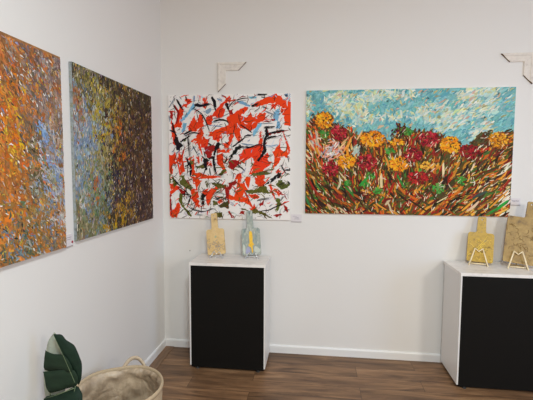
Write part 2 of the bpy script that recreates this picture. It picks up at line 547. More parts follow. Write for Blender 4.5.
# ================================================================== flower field
FW, FH = 1.5655, 0.9814
FQ = ((306.3, 90.3), (516.9, 87), (305, 213), (508.8, 217))
def flower_strokes():
    rng = random.Random(11); S = Strokes(FW, FH)
    m = FW / 207.0                        # metres for one photographed pixel on this canvas
    def cv(px, py):
        u, v = quad_uv(px, py, FQ); return u * FW, (1 - v) * FH
    hor = [(300, 122), (308, 121), (316, 113), (326, 111), (335, 119), (345, 125), (353, 126), (360, 133), (367, 130), (377, 131), (386, 135), (391, 141),
           (397, 134), (402, 125), (410, 125), (418, 128), (426, 129), (435, 128), (444, 132), (452, 135), (459, 138), (464, 146), (472, 145), (478, 137), (486, 132), (497, 130), (508, 129), (520, 129)]
    def hy(px):
        for (a, b), (c, d) in zip(hor, hor[1:]):
            if a <= px <= c: return b + (d - b) * (px - a) / (c - a)
        return 130
    def D(px, py, deg, ln, wd, col, bend=0, sh=.1):
        x, z = cv(px, py)
        if -.01 < x < FW + .01 and -.01 < z < FH + .01:
            S.dab(x, z, math.radians(deg), ln * m, wd * m, pig(*shade(col, rng, sh)), bend)
    # ground tones
    for i in range(60):
        for j in range(38):
            px = 304 + i * 3.65; py = 86 + j * 3.6
            if py < hy(px): c = (128, 180, 182)
            elif py < 190: c = (84, 62, 38)
            else: c = (100, 60, 38)
            D(px, py, rng.uniform(0, 180), 9, 6, c)
    # sky
    teal = [(98, 160, 168), (112, 170, 176), (84, 146, 158), (130, 180, 182), (104, 164, 164)]
    pale = [(186, 204, 198), (206, 212, 200), (172, 198, 198), (198, 202, 160), (186, 196, 152), (160, 190, 188), (210, 206, 184), (178, 200, 186)]
    warm = [(196, 192, 130), (178, 168, 120), (190, 160, 140), (150, 150, 110)]
    for k in range(2600):
        px = rng.uniform(304, 520); py = rng.uniform(85, 150)
        if py > hy(px) + 2: continue
        cl = 1.25 * noise.noise(Vector((px * .032 + 3, py * .06 + (px - 400) * .014, 2.2)))
        cl += .12 if 90 < py < 118 else -.18
        if py > hy(px) - 7: cl -= .25
        if py < 94: cl -= .18
        q = rng.gauss(cl, .12)
        c = rng.choice(pale) if q > .03 else rng.choice(teal)
        if rng.random() < .09: c = rng.choice(warm)
        a = rng.gauss(36, 14) if px > 440 else rng.choice([rng.gauss(40, 20), rng.gauss(140, 25), rng.gauss(60, 20)])
        f = 1.25 if k < 900 else .72
        D(px, py, a, rng.uniform(4, 9) * f, rng.uniform(1.2, 3) * f, c, rng.uniform(-.15, .15), .06)
    # foliage: strokes sweep like a bowl, leaning left at the left edge and right at the right edge
    pal = [(158, 78, 28), (196, 112, 36), (120, 42, 26), (150, 36, 30), (86, 70, 30), (64, 54, 28), (58, 36, 24), (200, 146, 44), (210, 160, 60), (78, 112, 44), (104, 116, 48),
           (206, 184, 144), (190, 156, 108), (186, 54, 32), (206, 100, 40), (100, 84, 40)]
    wt = [6, 4, 7, 5, 11, 13, 13, 6, 4, 8, 6, 4, 4, 4, 4, 8]
    def fdir(px):
        u = (px - 306) / 205
        return 128 - 92 * u
    def foliage(n, y0, y1, lmin, lmax, wmin, wmax, pa, wts):
        for _ in range(n):
            px = rng.uniform(304, 518); py = rng.uniform(y0, y1)
            if py < hy(px) + 2: continue
            u = (px - 306) / 205; v = (py - 130) / 86
            w = list(wts)
            if v > .72:                                        # red brown ground
                for k in (0, 2, 3, 13, 14): w[k] *= 1.8
                if u < .3:
                    for k in (0, 2, 3): w[k] *= 1.5
            if u > .75 and v > .3:
                for k in (7, 8, 11): w[k] *= 2.2
            if u < .25 and v < .5:
                for k in (11, 13, 14): w[k] *= 1.7
            if .25 < v < .7:
                for k in (4, 5, 15, 9): w[k] *= 1.5
            a = fdir(px) + rng.gauss(0, 24)
            if v > .65 : a = (fdir(px) - 90) * .55 + 90 + rng.gauss(0, 20) if u > .35 else rng.gauss(140, 16)
            if v > .6 and u > .5: a = rng.gauss(42, 13)
            D(px, py, a, rng.uniform(lmin, lmax), rng.uniform(wmin, wmax), rng.choices(pa, w)[0], rng.uniform(-.14, .14))
    foliage(1700, 112, 219, 5, 10, 1.4, 2.8, pal, wt)
    foliage(4200, 112, 219, 2.5, 7, .8, 1.7, pal, wt)
    # long sweeping blades over the dabs
    for _ in range(780):
        px = rng.uniform(304, 518); py = rng.uniform(132, 217)
        if py < hy(px) + 6: continue
        a = math.radians(fdir(px) + rng.gauss(0, 14) if py < 186 else (rng.gauss(40, 12) if px > 430 else rng.gauss(138, 14) if px < 360 else rng.choice([rng.gauss(140, 14), rng.gauss(45, 16)])))
        ln = rng.uniform(8, 17); bd = rng.uniform(-.16, .16) * ln
        ca, sa = math.cos(a), math.sin(a)
        pts = [(px - ca * ln / 2, py + sa * ln / 2), (px - sa * bd, py - ca * bd), (px + ca * ln / 2, py - sa * ln / 2)]
        if min(p[1] for p in pts) < hy(px) + 2: continue
        c = rng.choices([(48, 34, 26), (66, 60, 34), (110, 36, 28), (150, 40, 32), (84, 76, 36), (176, 90, 32), (196, 132, 46), (64, 104, 46), (206, 184, 146)], [10, 9, 8, 6, 7, 6, 6, 5, 3])[0]
        S.ribbon([cv(*p) for p in pts], rng.uniform(1.0, 2.7) * m, pig(*shade(c, rng, .12)))
    # pink and grey lilac leaves at the upper left
    for _ in range(70):
        D(rng.gauss(335, 5), rng.gauss(150, 5), rng.gauss(50, 30), rng.uniform(4, 8), 1.5, rng.choice([(186, 176, 186), (160, 150, 165), (214, 150, 130), (206, 120, 90), (226, 200, 190)]))
    for _ in range(45):
        D(rng.gauss(316, 4), rng.gauss(142, 8), rng.gauss(115, 12), rng.uniform(6, 11), 1.5, rng.choice([(206, 86, 44), (196, 60, 36), (150, 160, 150), (224, 170, 130)]))
    for k in range(7):                                          # orange and cream leaf blades in the middle of the left third
        D(350 + rng.uniform(-6, 12), 142 + rng.uniform(-8, 8), rng.gauss(60, 10), 11, 1.8, rng.choice([(222, 140, 60), (226, 176, 120), (214, 110, 50)]))
    for _ in range(14): D(rng.gauss(358, 2.5), rng.gauss(149, 2), rng.gauss(60, 25), 5, 2, rng.choice([(150, 170, 165), (196, 200, 186)]))
    # dark bush on the sky line at the right, berry cluster in the middle
    for _ in range(80):
        px = rng.uniform(474, 492); py = rng.uniform(hy(px) - 1, 147)
        D(px, py, rng.gauss(40, 25), 5, 2, rng.choice([(62, 56, 34), (82, 64, 36), (90, 40, 30), (70, 74, 44)]))
    for _ in range(60):
        D(rng.gauss(405, 5), rng.gauss(130, 3.2), rng.uniform(0, 180), 3, 2, rng.choice([(70, 24, 30), (96, 26, 36), (50, 30, 28), (60, 110, 50), (110, 90, 40)]))
    # blossoms
    OR = [(226, 144, 26), (232, 156, 30), (214, 124, 22), (238, 168, 44), (220, 134, 28), (196, 108, 24)]
    RD = [(152, 26, 40), (132, 20, 34), (172, 34, 48), (108, 18, 30), (190, 66, 72), (84, 18, 26)]
    GR = [(52, 130, 50), (70, 150, 60), (36, 100, 40), (90, 140, 70)]
    DK = [(74, 40, 26), (96, 60, 28), (120, 70, 26)]
    def bloom(px, py, rx, ry, pa, n=80, edge=DK):
        n = int(n * 1.5)
        for _ in range(int(n * .35)):
            t = rng.uniform(0, 2 * PI)
            D(px + math.cos(t) * rx, py + math.sin(t) * ry + 1, math.degrees(-t) + rng.gauss(0, 30), 4, 1.8, rng.choice(edge))
        for i in range(n):
            t = rng.uniform(0, 2 * PI); r = math.sqrt(rng.random())
            D(px + math.cos(t) * rx * r, py + math.sin(t) * ry * r, math.degrees(-t) + rng.gauss(0, 35), rng.uniform(2.2, 4.2), rng.uniform(1.3, 2.4), rng.choice(pa))
        for _ in range(int(n * .12)):
            t = rng.uniform(0, 2 * PI); r = math.sqrt(rng.random()) * .8
            D(px + math.cos(t) * rx * r, py + math.sin(t) * ry * r, rng.uniform(0, 180), 2.4, .9, rng.choice(edge))
    bloom(441, 188, 6, 4.5, GR, 34); bloom(373, 175, 4, 3, GR, 18); bloom(325, 133, 5, 3.5, GR, 20); bloom(411, 131, 3.5, 3, GR, 16)
    bloom(380, 190, 4, 3, GR, 12); bloom(424, 171, 4, 2.5, GR, 8); bloom(393, 150, 5, 3, GR, 14); bloom(463, 180, 5, 4, GR, 14); bloom(350, 183, 4, 3, GR, 12); bloom(366, 184, 5, 3, GR, 10)
    bloom(325.5, 119.5, 9, 7.5, OR); bloom(375.5, 138, 12, 7.5, OR, 95); bloom(348, 160.5, 9, 6.5, OR); bloom(402, 163, 9, 7, OR); bloom(453, 144, 9.5, 7.5, OR)
    bloom(499, 139.5, 8.5, 7, [(206, 140, 30), (190, 120, 28), (222, 160, 50), (160, 90, 30)]); bloom(430, 165, 7, 3.5, [(222, 160, 60), (206, 140, 50)], 34); bloom(400, 141, 9, 3, OR, 20)
    bloom(340.5, 132, 8, 6.5, RD); bloom(332, 168, 8, 7, RD); bloom(369, 161.5, 9, 7.5, RD, 90); bloom(432, 138.5, 10, 7, RD, 90); bloom(416, 154, 8.5, 6.5, RD)
    bloom(421, 177, 10, 6, [(170, 34, 40), (186, 44, 42), (140, 26, 32), (110, 20, 28)]); bloom(471.5, 151, 9.5, 6.5, [(140, 24, 32), (118, 20, 28), (160, 32, 38), (92, 18, 24)])
    # cream flecks and last bright blades
    for _ in range(300):
        px = rng.uniform(306, 512); py = rng.uniform(128, 216)
        if py < hy(px) + 4: continue
        D(px, py, fdir(px) + rng.gauss(0, 25), rng.uniform(2.5, 6), rng.uniform(.5, 1.0), rng.choice([(214, 198, 168), (204, 176, 132), (222, 210, 190)]))
    for _ in range(26):                                         # bare primer at the lower right edge
        py = rng.uniform(160, 215); D(rng.uniform(502, 512) - (py - 150) * .02, py, rng.gauss(45, 10), rng.uniform(5, 10), rng.uniform(1, 2), (216, 208, 188))
    def R(pts, w, c): S.ribbon([cv(*p) for p in pts], w * m, pig(*c))
    R([(490, 213), (496, 210), (503, 204), (508, 200)], 3, (40, 150, 58)); R([(486, 215), (492, 213), (498, 209)], 2, (70, 110, 50))
    R([(474, 198), (481, 194), (488, 191)], 3, (60, 74, 66)); R([(305.5, 195), (309, 203), (315, 211)], 2.4, (50, 110, 60))
    R([(306, 181), (311, 193), (318, 204), (326, 211)], 1.8, (60, 36, 24)); R([(306, 172), (313, 186), (322, 197)], 2, (150, 40, 30))
    R([(400, 174), (404, 182), (408, 188)], 2.2, (46, 120, 50)); R([(363, 184), (367, 180), (371, 176)], 3, (50, 140, 56)); R([(347, 186), (352, 191), (356, 196)], 2.4, (50, 120, 50))
    R([(440, 205), (449, 210), (458, 216)], 2, (150, 70, 30)); R([(411, 199), (420, 205), (430, 212)], 2, (58, 40, 24)); R([(433, 190), (436, 195), (440, 200)], 2, (60, 54, 28))
    R([(500, 192), (506, 184), (511, 177)], 1.8, (150, 40, 36)); R([(490, 208), (500, 198), (508, 190)], 1.8, (206, 140, 50)); R([(495, 214), (503, 211), (508, 208)], 2, (226, 170, 80))
    return S

# ================================================================== the two dabbed canvases on the left wall
DW, DH = 1.0254, 0.9462
def zone_pick(zones, s, t, rng):
    ws = [math.exp(-(((s - z[0]) / z[2] / 1.25) ** 2 + ((t - z[1]) / z[3] / 1.25) ** 2)) + 1e-6 for z in zones]
    return rng.choice(rng.choices(zones, ws)[0][4])
def dab_canvas(seed, zones, smap, n, ang, amin, lmin, lmax, wmin, wmax, flecks, cw, ch, slant, sat):
    rng = random.Random(seed); S = Strokes(DW, DH)
    for i in range(34):
        for j in range(32):
            x, z = (i + .5) / 34 * DW, (j + .5) / 32 * DH
            S.dab(x, z, rng.uniform(0, PI), .06, .045, pig(*shade(zone_pick(zones, smap(x / DW), 1 - z / DH, rng), rng, .08)))
    for k in range(n):
        x, z = rng.uniform(0, DW), rng.uniform(0, DH)
        if rng.random() < .62:         # neighbouring dabs share a colour: clumps of the same paint
            q = noise.noise_vector(Vector((x * 9, z * 7, seed))) * .03
            cell = random.Random((math.floor((x + q.x) / cw) * 7919 + math.floor((z + q.y + x * slant) / ch) * 104729 + seed) & 0xffffff)
            c = zone_pick(zones, smap(x / DW), 1 - z / DH, cell)
        else: c = zone_pick(zones, smap(x / DW), 1 - z / DH, rng)
        if rng.random() < .11: c = rng.choice(flecks)
        f = 1 - .45 * k / n
        g = sum(c) / 3; c = tuple((g + (v - g) * sat) * .96 for v in c)
        S.dab(x, z, math.radians(rng.gauss(ang, amin)), rng.uniform(lmin, lmax) * f, rng.uniform(wmin, wmax) * f, pig(*shade(c, rng, .16)), rng.uniform(-.2, .2))
    return S
Z2 = [(.08, .04, .25, .08, [(112, 104, 76), (88, 88, 66), (150, 140, 105), (70, 70, 60)]),
      (.04, .24, .08, .10, [(150, 96, 62), (160, 120, 96), (130, 110, 100)]),
      (.10, .40, .16, .18, [(136, 152, 170), (150, 168, 182), (174, 178, 178), (120, 136, 150), (110, 130, 160)]),
      (.20, .12, .12, .10, [(150, 138, 70), (132, 122, 76), (120, 116, 90)]),
      (.16, .62, .16, .14, [(128, 144, 144), (140, 146, 118), (116, 130, 100), (112, 134, 158), (160, 150, 130)]),
      (.36, .28, .10, .18, [(178, 156, 40), (160, 142, 60), (136, 128, 70), (140, 150, 130), (194, 176, 76)]),
      (.38, .55, .10, .14, [(150, 136, 74), (130, 124, 74), (160, 146, 110), (110, 104, 70)]),
      (.60, .04, .40, .07, [(66, 60, 42), (84, 72, 48), (56, 48, 40), (96, 84, 58)]),
      (.55, .32, .12, .22, [(82, 62, 50), (170, 134, 50), (128, 112, 60), (70, 48, 50), (112, 92, 54), (66, 58, 42), (150, 100, 50), (58, 48, 56)]),
      (.62, .42, .06, .09, [(206, 104, 36), (92, 50, 40), (176, 124, 44), (60, 44, 40), (60, 44, 40)]),
      (.86, .30, .18, .28, [(64, 48, 44), (84, 66, 48), (56, 40, 46), (112, 84, 52), (70, 60, 40)]),
      (.86, .66, .18, .25, [(66, 52, 56), (60, 46, 42), (92, 72, 56), (52, 42, 52), (120, 88, 56)]),
      (.50, .68, .07, .12, [(48, 44, 66), (60, 56, 80), (44, 40, 46), (84, 84, 70)]),
      (.55, .88, .10, .06, [(190, 152, 30), (170, 124, 40), (84, 66, 46), (60, 54, 40), (60, 54, 40)]),
      (.30, .78, .10, .14, [(104, 128, 92), (112, 130, 140), (120, 112, 66), (90, 104, 80)]),
      (.24, .68, .04, .06, [(176, 100, 52), (150, 90, 56)]),
      (.14, .93, .16, .08, [(126, 122, 88), (112, 108, 78), (140, 136, 104)]),
      (.04, .82, .05, .10, [(140, 110, 90), (206, 200, 190), (120, 116, 90)])]
Z1 = [(.15, .08, .35, .16, [(178, 100, 50), (150, 92, 52), (190, 116, 60), (128, 88, 56)]),
      (.72, .14, .30, .14, [(140, 118, 112), (122, 106, 104), (156, 132, 122), (110, 92, 84)]),
      (.18, .40, .18, .14, [(206, 116, 30), (190, 96, 34), (202, 160, 40), (160, 110, 50)]),
      (.45, .38, .14, .16, [(130, 100, 76), (112, 94, 78), (150, 106, 70), (96, 88, 76)]),
      (.66, .36, .08, .08, [(110, 148, 200), (134, 160, 196), (120, 118, 120)]),
      (.86, .30, .14, .12, [(170, 140, 118), (150, 120, 104), (182, 160, 140), (140, 110, 84)]),
      (.80, .56, .16, .14, [(132, 150, 186), (120, 140, 176), (150, 140, 136), (140, 138, 96), (168, 172, 184)]),
      (.52, .56, .10, .14, [(104, 92, 58), (150, 132, 116), (120, 104, 84), (90, 88, 56)]),
      (.12, .64, .25, .16, [(188, 112, 42), (198, 124, 50), (168, 100, 44), (150, 110, 60)]),
      (.50, .74, .18, .12, [(140, 122, 78), (120, 126, 116), (160, 120, 60), (150, 150, 140)]),
      (.86, .76, .14, .12, [(146, 150, 166), (176, 166, 150), (150, 120, 80), (190, 186, 180), (112, 130, 160)]),
      (.30, .90, .40, .12, [(166, 108, 44), (150, 104, 48), (178, 116, 50), (130, 104, 62), (110, 122, 130), (84, 98, 80)]),
      (.85, .93, .20, .10, [(176, 112, 52), (190, 120, 60), (150, 116, 80), (120, 110, 90)]),
      (-1.2, .5, .9, .7, [(190, 112, 46), (170, 100, 46), (198, 130, 60), (140, 100, 60)])]

# ------------------------------------------------------------------ hang the paintings
EDGE_WHITE = CANVAS
EDGE_BLUE = ramp_mat('painted_canvas_edge', [(0.3, pig(84, 84, 74)), (0.5, pig(138, 146, 150)), (0.62, pig(118, 118, 92)), (0.75, pig(196, 194, 188))], 22, 5, 0.7, 0.2)
EDGE_OCHRE = ramp_mat('ochre_canvas_edge', [(0.3, pig(110, 76, 44)), (0.7, pig(170, 118, 66))], 20, 4, 0.7, 0.2)
D = 0.018
painting('square white canvas with slashes of red, black, pale blue and olive paint', (0.0652, 0, 1.1308), 0, RW, RH, D, red_strokes(), EDGE_WHITE)
painting('wide painting of orange and red flowers under a turquoise sky', (1.2063, 0, 1.1907), 0, FW, FH, D, flower_strokes(), EDGE_WHITE)
painting('canvas of dark brown, olive, yellow and blue-grey dabs hung next to the room corner', (0, -1.2879, 1.1562), PI / 2, DW, DH, D,
         dab_canvas(5, Z2, lambda u: (u * 3.05 / (2.10 + .95 * u)), 9500, 82, 26, .016, .038, .005, .012,
                    [(206, 198, 180), (190, 170, 150), (150, 130, 146), (40, 34, 36), (196, 160, 60)], .045, .055, 0, .95), EDGE_BLUE)
painting('canvas of orange and ochre dabs with blue-grey patches, cut off by the photo edge', (0, -1.3821 - DW, 1.143), PI / 2, DW, DH + .0094, D,
         dab_canvas(8, Z1, lambda u: (u * DW - .6075) / .418, 9000, 125, 34, .014, .04, .005, .014,
                    [(222, 214, 204), (196, 190, 180), (60, 54, 50), (120, 140, 170), (206, 170, 50), (196, 90, 50)], .06, .05, .7, .84), EDGE_OCHRE)

# ------------------------------------------------------------------ wall labels
CARD = plain('label_card', pig(203, 199, 203), 0.35)
CARDSHADE = plain('label_edge_shade', pig(150, 144, 146), 0.5)
def wall_label(label, loc, rz, w, h, rows, dot=False):
    t = thing('caption_card', label, 'label', loc, rz)
    bm = bmesh.new(); add_box(bm, 0, w, -0.006, -0.0004, 0, h, 0.0008); obj('card', bm, CARD, t)
    bm = bmesh.new(); add_box(bm, 0, w, -0.0068, -0.0005, -0.004, 0.0, 0); obj('edge_shade', bm, CARDSHADE, t)  # grey strip: bottom edge of the card and its shadow line as one solid
    bm = bmesh.new(); rng = random.Random(int(w * 1e4))
    for z, x0, x1, hh in rows:
        x = x0
        while x < x1:                      # illegible small print: short dashes
            l = rng.uniform(.004, .011)
            add_box(bm, x, min(x + l, x1), -0.0064, -0.0059, z, z + hh * rng.uniform(.7, 1.1)); x += l + .0025
    obj('print', bm, INK, t)
    if dot:
        bm = bmesh.new(); bmesh.ops.create_cone(bm, cap_ends=True, segments=20, radius1=0.007, radius2=0.007, depth=0.001, matrix=Matrix.Translation((w - .006, -0.0068, .018)) @ Matrix.Rotation(PI / 2, 4, 'X'))
        o = obj('sold_sticker', bm, plain('red_sticker', pig(150, 20, 40), 0.5), t); o['label'] = 'round red sticker'
wall_label('small caption card between the slashed red canvas and the flower painting', (1.094, 0, 1.119), 0, .085, .06, [(.042, .012, .05, .004), (.030, .03, .062, .006), (.020, .028, .066, .005)])
wall_label('small caption card at the lower corner of the flower painting above the tan board', (2.782, 0, 1.283), 0, .068, .05, [(.030, .006, .06, .005), (.024, .012, .058, .004)])
wall_label('small caption card with a red dot between the two dabbed canvases', (0, -1.375, 1.140), PI / 2, .068, .062, [(.044, .008, .055, .004), (.034, .008, .05, .004)], True)

# ------------------------------------------------------------------ frame corners hung as ornaments
WORN = ramp_mat('worn_white_wood', [(0.26, pig(180, 174, 168)), (0.42, pig(203, 197, 190)), (0.6, pig(212, 206, 198)), (0.8, pig(198, 192, 184))], 26, 6, 0.6, 0.25)
RAW = plain('raw_cut_wood', pig(96, 72, 56), 0.8)
def frame_corner(label, x, z, s, a, t):
    """x, z: outer corner; s = +1 arm runs to +x, -1 to -x; a arm length; t moulding width"""
    th = thing('picture_frame_corner', label, 'frame corner', (x, 0, z), 0)
    prof = [(0.0, 0.0), (0.0, 0.015), (0.006, 0.018), (0.016, 0.017), (0.022, 0.0125), (t - .014, 0.0115), (t - .008, 0.014), (t, 0.012), (t, 0.0)]
    bm = bmesh.new(); rows = []
    for d, y in prof:                        # d: distance in from the outer edge
        rows.append([bm.verts.new((s * (a - d), -y, -d)), bm.verts.new((s * d, -y, -d)), bm.verts.new((s * d, -y, -(a - d)))])
    n = len(prof)
    for i in range(n):
        A, B = rows[i], rows[(i + 1) % n]
        for k in range(2): bm.faces.new((A[k], A[k + 1], B[k + 1], B[k]))
    obj('moulding', bm, WORN, th)
    for k in (0, 2):
        bm = bmesh.new(); off = Vector((s * .0022, 0, -.0022)) * 1
        ax = Vector((s, 0, 0)) if k == 0 else Vector((0, 0, -1))
        base = [r[k].co.copy() if r[k].is_valid else None for r in rows] if False else [Vector((s * (a - d), -y, -d)) if k == 0 else Vector((s * d, -y, -(a - d))) for d, y in prof]
        nrm = (Vector((s, 0, 0)) + Vector((0, 0, -1)))
        nrm = Vector((s, 0, -1)).normalized() if k == 0 else Vector((s, 0, -1)).normalized()
        A = [bm.verts.new(p) for p in base]; B = [bm.verts.new(p + nrm * .0012) for p in base]
        bm.faces.new(A); bm.faces.new(B[::-1])
        for i in range(n): bm.faces.new((A[i], B[i], B[(i + 1) % n], A[(i + 1) % n]))
        o = obj('mitred_end', bm, RAW, th); o['label'] = 'bare brown cut wood end'
frame_corner('white painted picture frame corner hung above the slashed red canvas', 0.484, 2.41, 1, .235, .065)
frame_corner('white painted picture frame corner hung above the end of the flower painting', 2.888, 2.421, -1, .228, .064)

# small nail in the wall
bm = bmesh.new()
bmesh.ops.create_cone(bm, cap_ends=True, segments=12, radius1=.005, radius2=.004, depth=.006, matrix=Matrix.Translation((0.232, -.003, .851)) @ Matrix.Rotation(PI / 2, 4, 'X'))
tag(obj('nail', bm, plain('grey_metal', pig(150, 146, 146), .4, .4)), 'tiny grey nail in the wall beside the pedestal with the pale blue board', 'nail')

# ------------------------------------------------------------------ pedestals
LAM = plain('white_laminate', (0.78, 0.77, 0.76), 0.4, bump=0.02, bscale=200)
BLACK = plain('black_panel', (0.0075, 0.0070, 0.0065), 0.6, spec=0.12)
FOOT = plain('black_plastic', (0.02, 0.02, 0.02), 0.4)
STEEL = plain('steel', (0.6, 0.6, 0.6), 0.25, 1.0)
def top_mat():
    return ramp_mat('white_marbled_top', [(0.36, pig(200, 198, 196)), (0.5, pig(216, 213, 210)), (0.8, pig(222, 219, 216))], 7, 7, 0.35, 0.0, (1, 2.2, 1), 1.4)
TOP = top_mat()
PW, PZ = .565, .835
def pedestal(label, x0, yf, yb):
    """x0: left edge of the black panel, yf: front, yb: back"""
    t = thing('pedestal', label, 'pedestal', (x0, yf, 0), 0, 'display pedestals')
    d = yb - yf; s = .011; zb = .016
    for a, b in ((-s, -.0005), (PW + .0005, PW + s)):
        bm = bmesh.new(); add_box(bm, a, b, 0, d - .022, .027, PZ - .022, .001); obj('side_panel', bm, LAM, t)
    bm = bmesh.new(); add_box(bm, 0, PW, .001, .017, zb - .002, PZ - .0225, .001); o = obj('front_panel', bm, BLACK, t); o['label'] = 'black front panel'
    bm = bmesh.new(); add_box(bm, 0, PW, d - .038, d - .022, zb, PZ - .0225); obj('back_panel', bm, LAM, t)
    bm = bmesh.new(); add_box(bm, 0, PW, .017, d - .038, zb, zb + .016); obj('bottom_panel', bm, BLACK, t)
    bm = bmesh.new(); add_box(bm, -s - .002, PW + s + .002, -.002, d, PZ - .022, PZ, .0012); obj('top_panel', bm, TOP, t)
    for fx in (.045, PW - .045):
        for fy in (.014, d - .05):
            bm = bmesh.new(); bmesh.ops.create_cone(bm, cap_ends=True, segments=16, radius1=.016, radius2=.013, depth=.010, matrix=Matrix.Translation((fx, fy, .005)))
            f = obj('foot', bm, FOOT, t)
            bm = bmesh.new(); bmesh.ops.create_cone(bm, cap_ends=True, segments=10, radius1=.008, radius2=.008, depth=zb - .009, matrix=Matrix.Translation((fx, fy, (zb + .009) / 2)))
            obj('screw', bm, STEEL, f)
    return t
pedestal('white display pedestal with black front standing under the slashed red canvas', .3493, -.3591, -.016)
pedestal('white display pedestal with black front holding the yellow and the tan board', 2.3126, -.4001, -.016)

# ------------------------------------------------------------------ painted boards and their stands
def board_outline(w, hb, hh, wn, r=.012, hn=None):
    """(x, z) outline of a paddle board: body w by hb, handle of width wn reaching hh"""
    wn2 = wn / 2; hn = hn or wn
    def arc(cx, cz, r, a0, a1, n=5): return [(cx + r * math.cos(a0 + (a1 - a0) * i / n), cz + r * math.sin(a0 + (a1 - a0) * i / n)) for i in range(n + 1)]
    p = []
    p += arc(-w / 2 + r, r, r, PI, 1.5 * PI); p += arc(w / 2 - r, r, r, 1.5 * PI, 2 * PI)
    p += arc(w / 2 - r * 1.6, hb - r * 1.6, r * 1.6, 0, PI / 2)
    k = min(.014, (w - wn) * .2)
    p += arc(wn2 + k, hb + k, k, 1.5 * PI, PI)
    p += arc(hn / 2 - .008, hh - .008, .008, 0, PI / 2, 3); p += arc(-hn / 2 + .008, hh - .008, .008, PI / 2, PI, 3)
    p += arc(-wn2 - k, hb + k, k, 0, -PI / 2)
    p += arc(-w / 2 + r * 1.6, hb - r * 1.6, r * 1.6, PI / 2, PI)
    q = []
    for a in p:
        if not q or (abs(a[0] - q[-1][0]) + abs(a[1] - q[-1][1])) > 1e-5: q.append(a)
    return q
EDGEWOOD = plain('board_edge_wood', pig(96, 66, 38), .6, bump=.1, bscale=80)
HOLE = plain('hole_dark', pig(70, 55, 40), .8)
def board(label, loc, yaw, lean, roll, w, hb, hh, wn, face, hn=None, th=.012, extra=None, lip=.016):
    t = thing('painted_cutting_board', label, 'painted board', loc, yaw)
    M = Matrix.Rotation(-lean, 4, 'X') @ Matrix.Rotation(roll, 4, 'Y')
    out = board_outline(w, hb, hh, wn, hn=hn)
    # hole through the handle: ring of faces on both sides
    bm = bmesh.new(); hc = (0, hh - .022); hr = .0055
    for y in (0, th):
        pass
    N = len(out)
    ring = [(hc[0] + hr * math.cos(2 * PI * i / 12), hc[1] + hr * math.sin(2 * PI * i / 12)) for i in range(12)]
    tri = geometry.tessellate_polygon([[Vector((x, z, 0)) for x, z in out], [Vector((x, z, 0)) for x, z in ring[::-1]]])
    allp = out + ring[::-1]
    F = [bm.verts.new((x, 0, z)) for x, z in allp]; B = [bm.verts.new((x, th, z)) for x, z in allp]
    for a, b, c in tri:
        bm.faces.new((F[a], F[b], F[c])); bm.faces.new((B[c], B[b], B[a]))
    for rng_ in (range(N), range(N, N + 12)):
        L = list(rng_)
        for i in range(len(L)):
            f = bm.faces.new((F[L[i]], F[L[(i + 1) % len(L)]], B[L[(i + 1) % len(L)]], B[L[i]])); f.material_index = 1
    mats = [face, EDGEWOOD]
    if extra: extra(bm, mats)
    for v in bm.verts: v.co = M @ v.co
    obj('board', bm, mats, t)
    return t
def decor(bm, mats, mat, polys, y=-.0012):
    mats.append(mat); old = set(bm.faces)
    for p in polys: prism(bm, [(q.x, q.y) for q in smooth_closed([Vector(a) for a in p], 4)], y, .0002)
    for f in set(bm.faces) - old: f.material_index = len(mats) - 1
def line_decor(bm, mats, mat, lines, r=.0016):
    mats.append(mat); old = set(bm.faces)
    for l in lines: tube(bm, [(x, -.0006, z) for x, z in l], r, 6)
    for f in set(bm.faces) - old: f.material_index = len(mats) - 1
CREAMF = ramp_mat('cream_resin', [(0.3, pig(140, 112, 70)), (0.42, pig(196, 166, 112)), (0.6, pig(206, 178, 126)), (0.75, pig(178, 156, 122))], 22, 7, .5, .25)
BLUEF = ramp_mat('blue_grey_resin', [(0.28, pig(84, 98, 96)), (0.42, pig(124, 140, 138)), (0.53, pig(146, 152, 142)), (0.64, pig(176, 180, 172)), (0.78, pig(128, 136, 152))], 30, 7, .4, .35, (1.6, 1, .7), .6)
YELF = ramp_mat('yellow_resin', [(0.28, pig(104, 80, 28)), (0.42, pig(164, 132, 34)), (0.56, pig(180, 146, 44)), (0.68, pig(140, 114, 62)), (0.8, pig(196, 170, 84))], 42, 7, .4, .4)
TANF = ramp_mat('tan_gold_resin', [(0.28, pig(92, 70, 34)), (0.45, pig(140, 112, 56)), (0.6, pig(152, 124, 66)), (0.78, pig(172, 146, 86))], 20, 7, .4, .35)
GOLD = plain('gold_leaf', pig(216, 168, 40), .4, .2, bump=.4, bscale=90, vary=.25)
GREYL = plain('grey_line', pig(140, 132, 128), .6)
BROWNL = plain('brown_line', pig(110, 86, 40), .6)
LIGHTL = plain('pale_gold_line', pig(214, 188, 84), .5)
def swirl(rng, cx, cz, R, n):
    out = []
    for _ in range(n):
        x, z = rng.gauss(cx, R), rng.gauss(cz, R * .8); a = rng.uniform(0, 2 * PI); k = rng.uniform(-60, 60); L = []
        for i in range(6): L.append((x, z)); x += math.cos(a) * .008; z += math.sin(a) * .008; a += k * .012
        out.append(L)
    return out
def clampL(ls, w, h): return [[(max(-w / 2 + .006, min(w / 2 - .006, x)), max(.006, min(h - .006, z))) for x, z in l] for l in ls]
def x1(bm, mats):
    rng = random.Random(2)
    line_decor(bm, mats, GREYL, clampL(swirl(rng, 0, .085, .035, 22), .146, .19), .0018)
    decor(bm, mats, plain('grey_green', pig(160, 164, 130), .5), [[(-.008, .135), (.006, .138), (.008, .15), (-.004, .152)]])
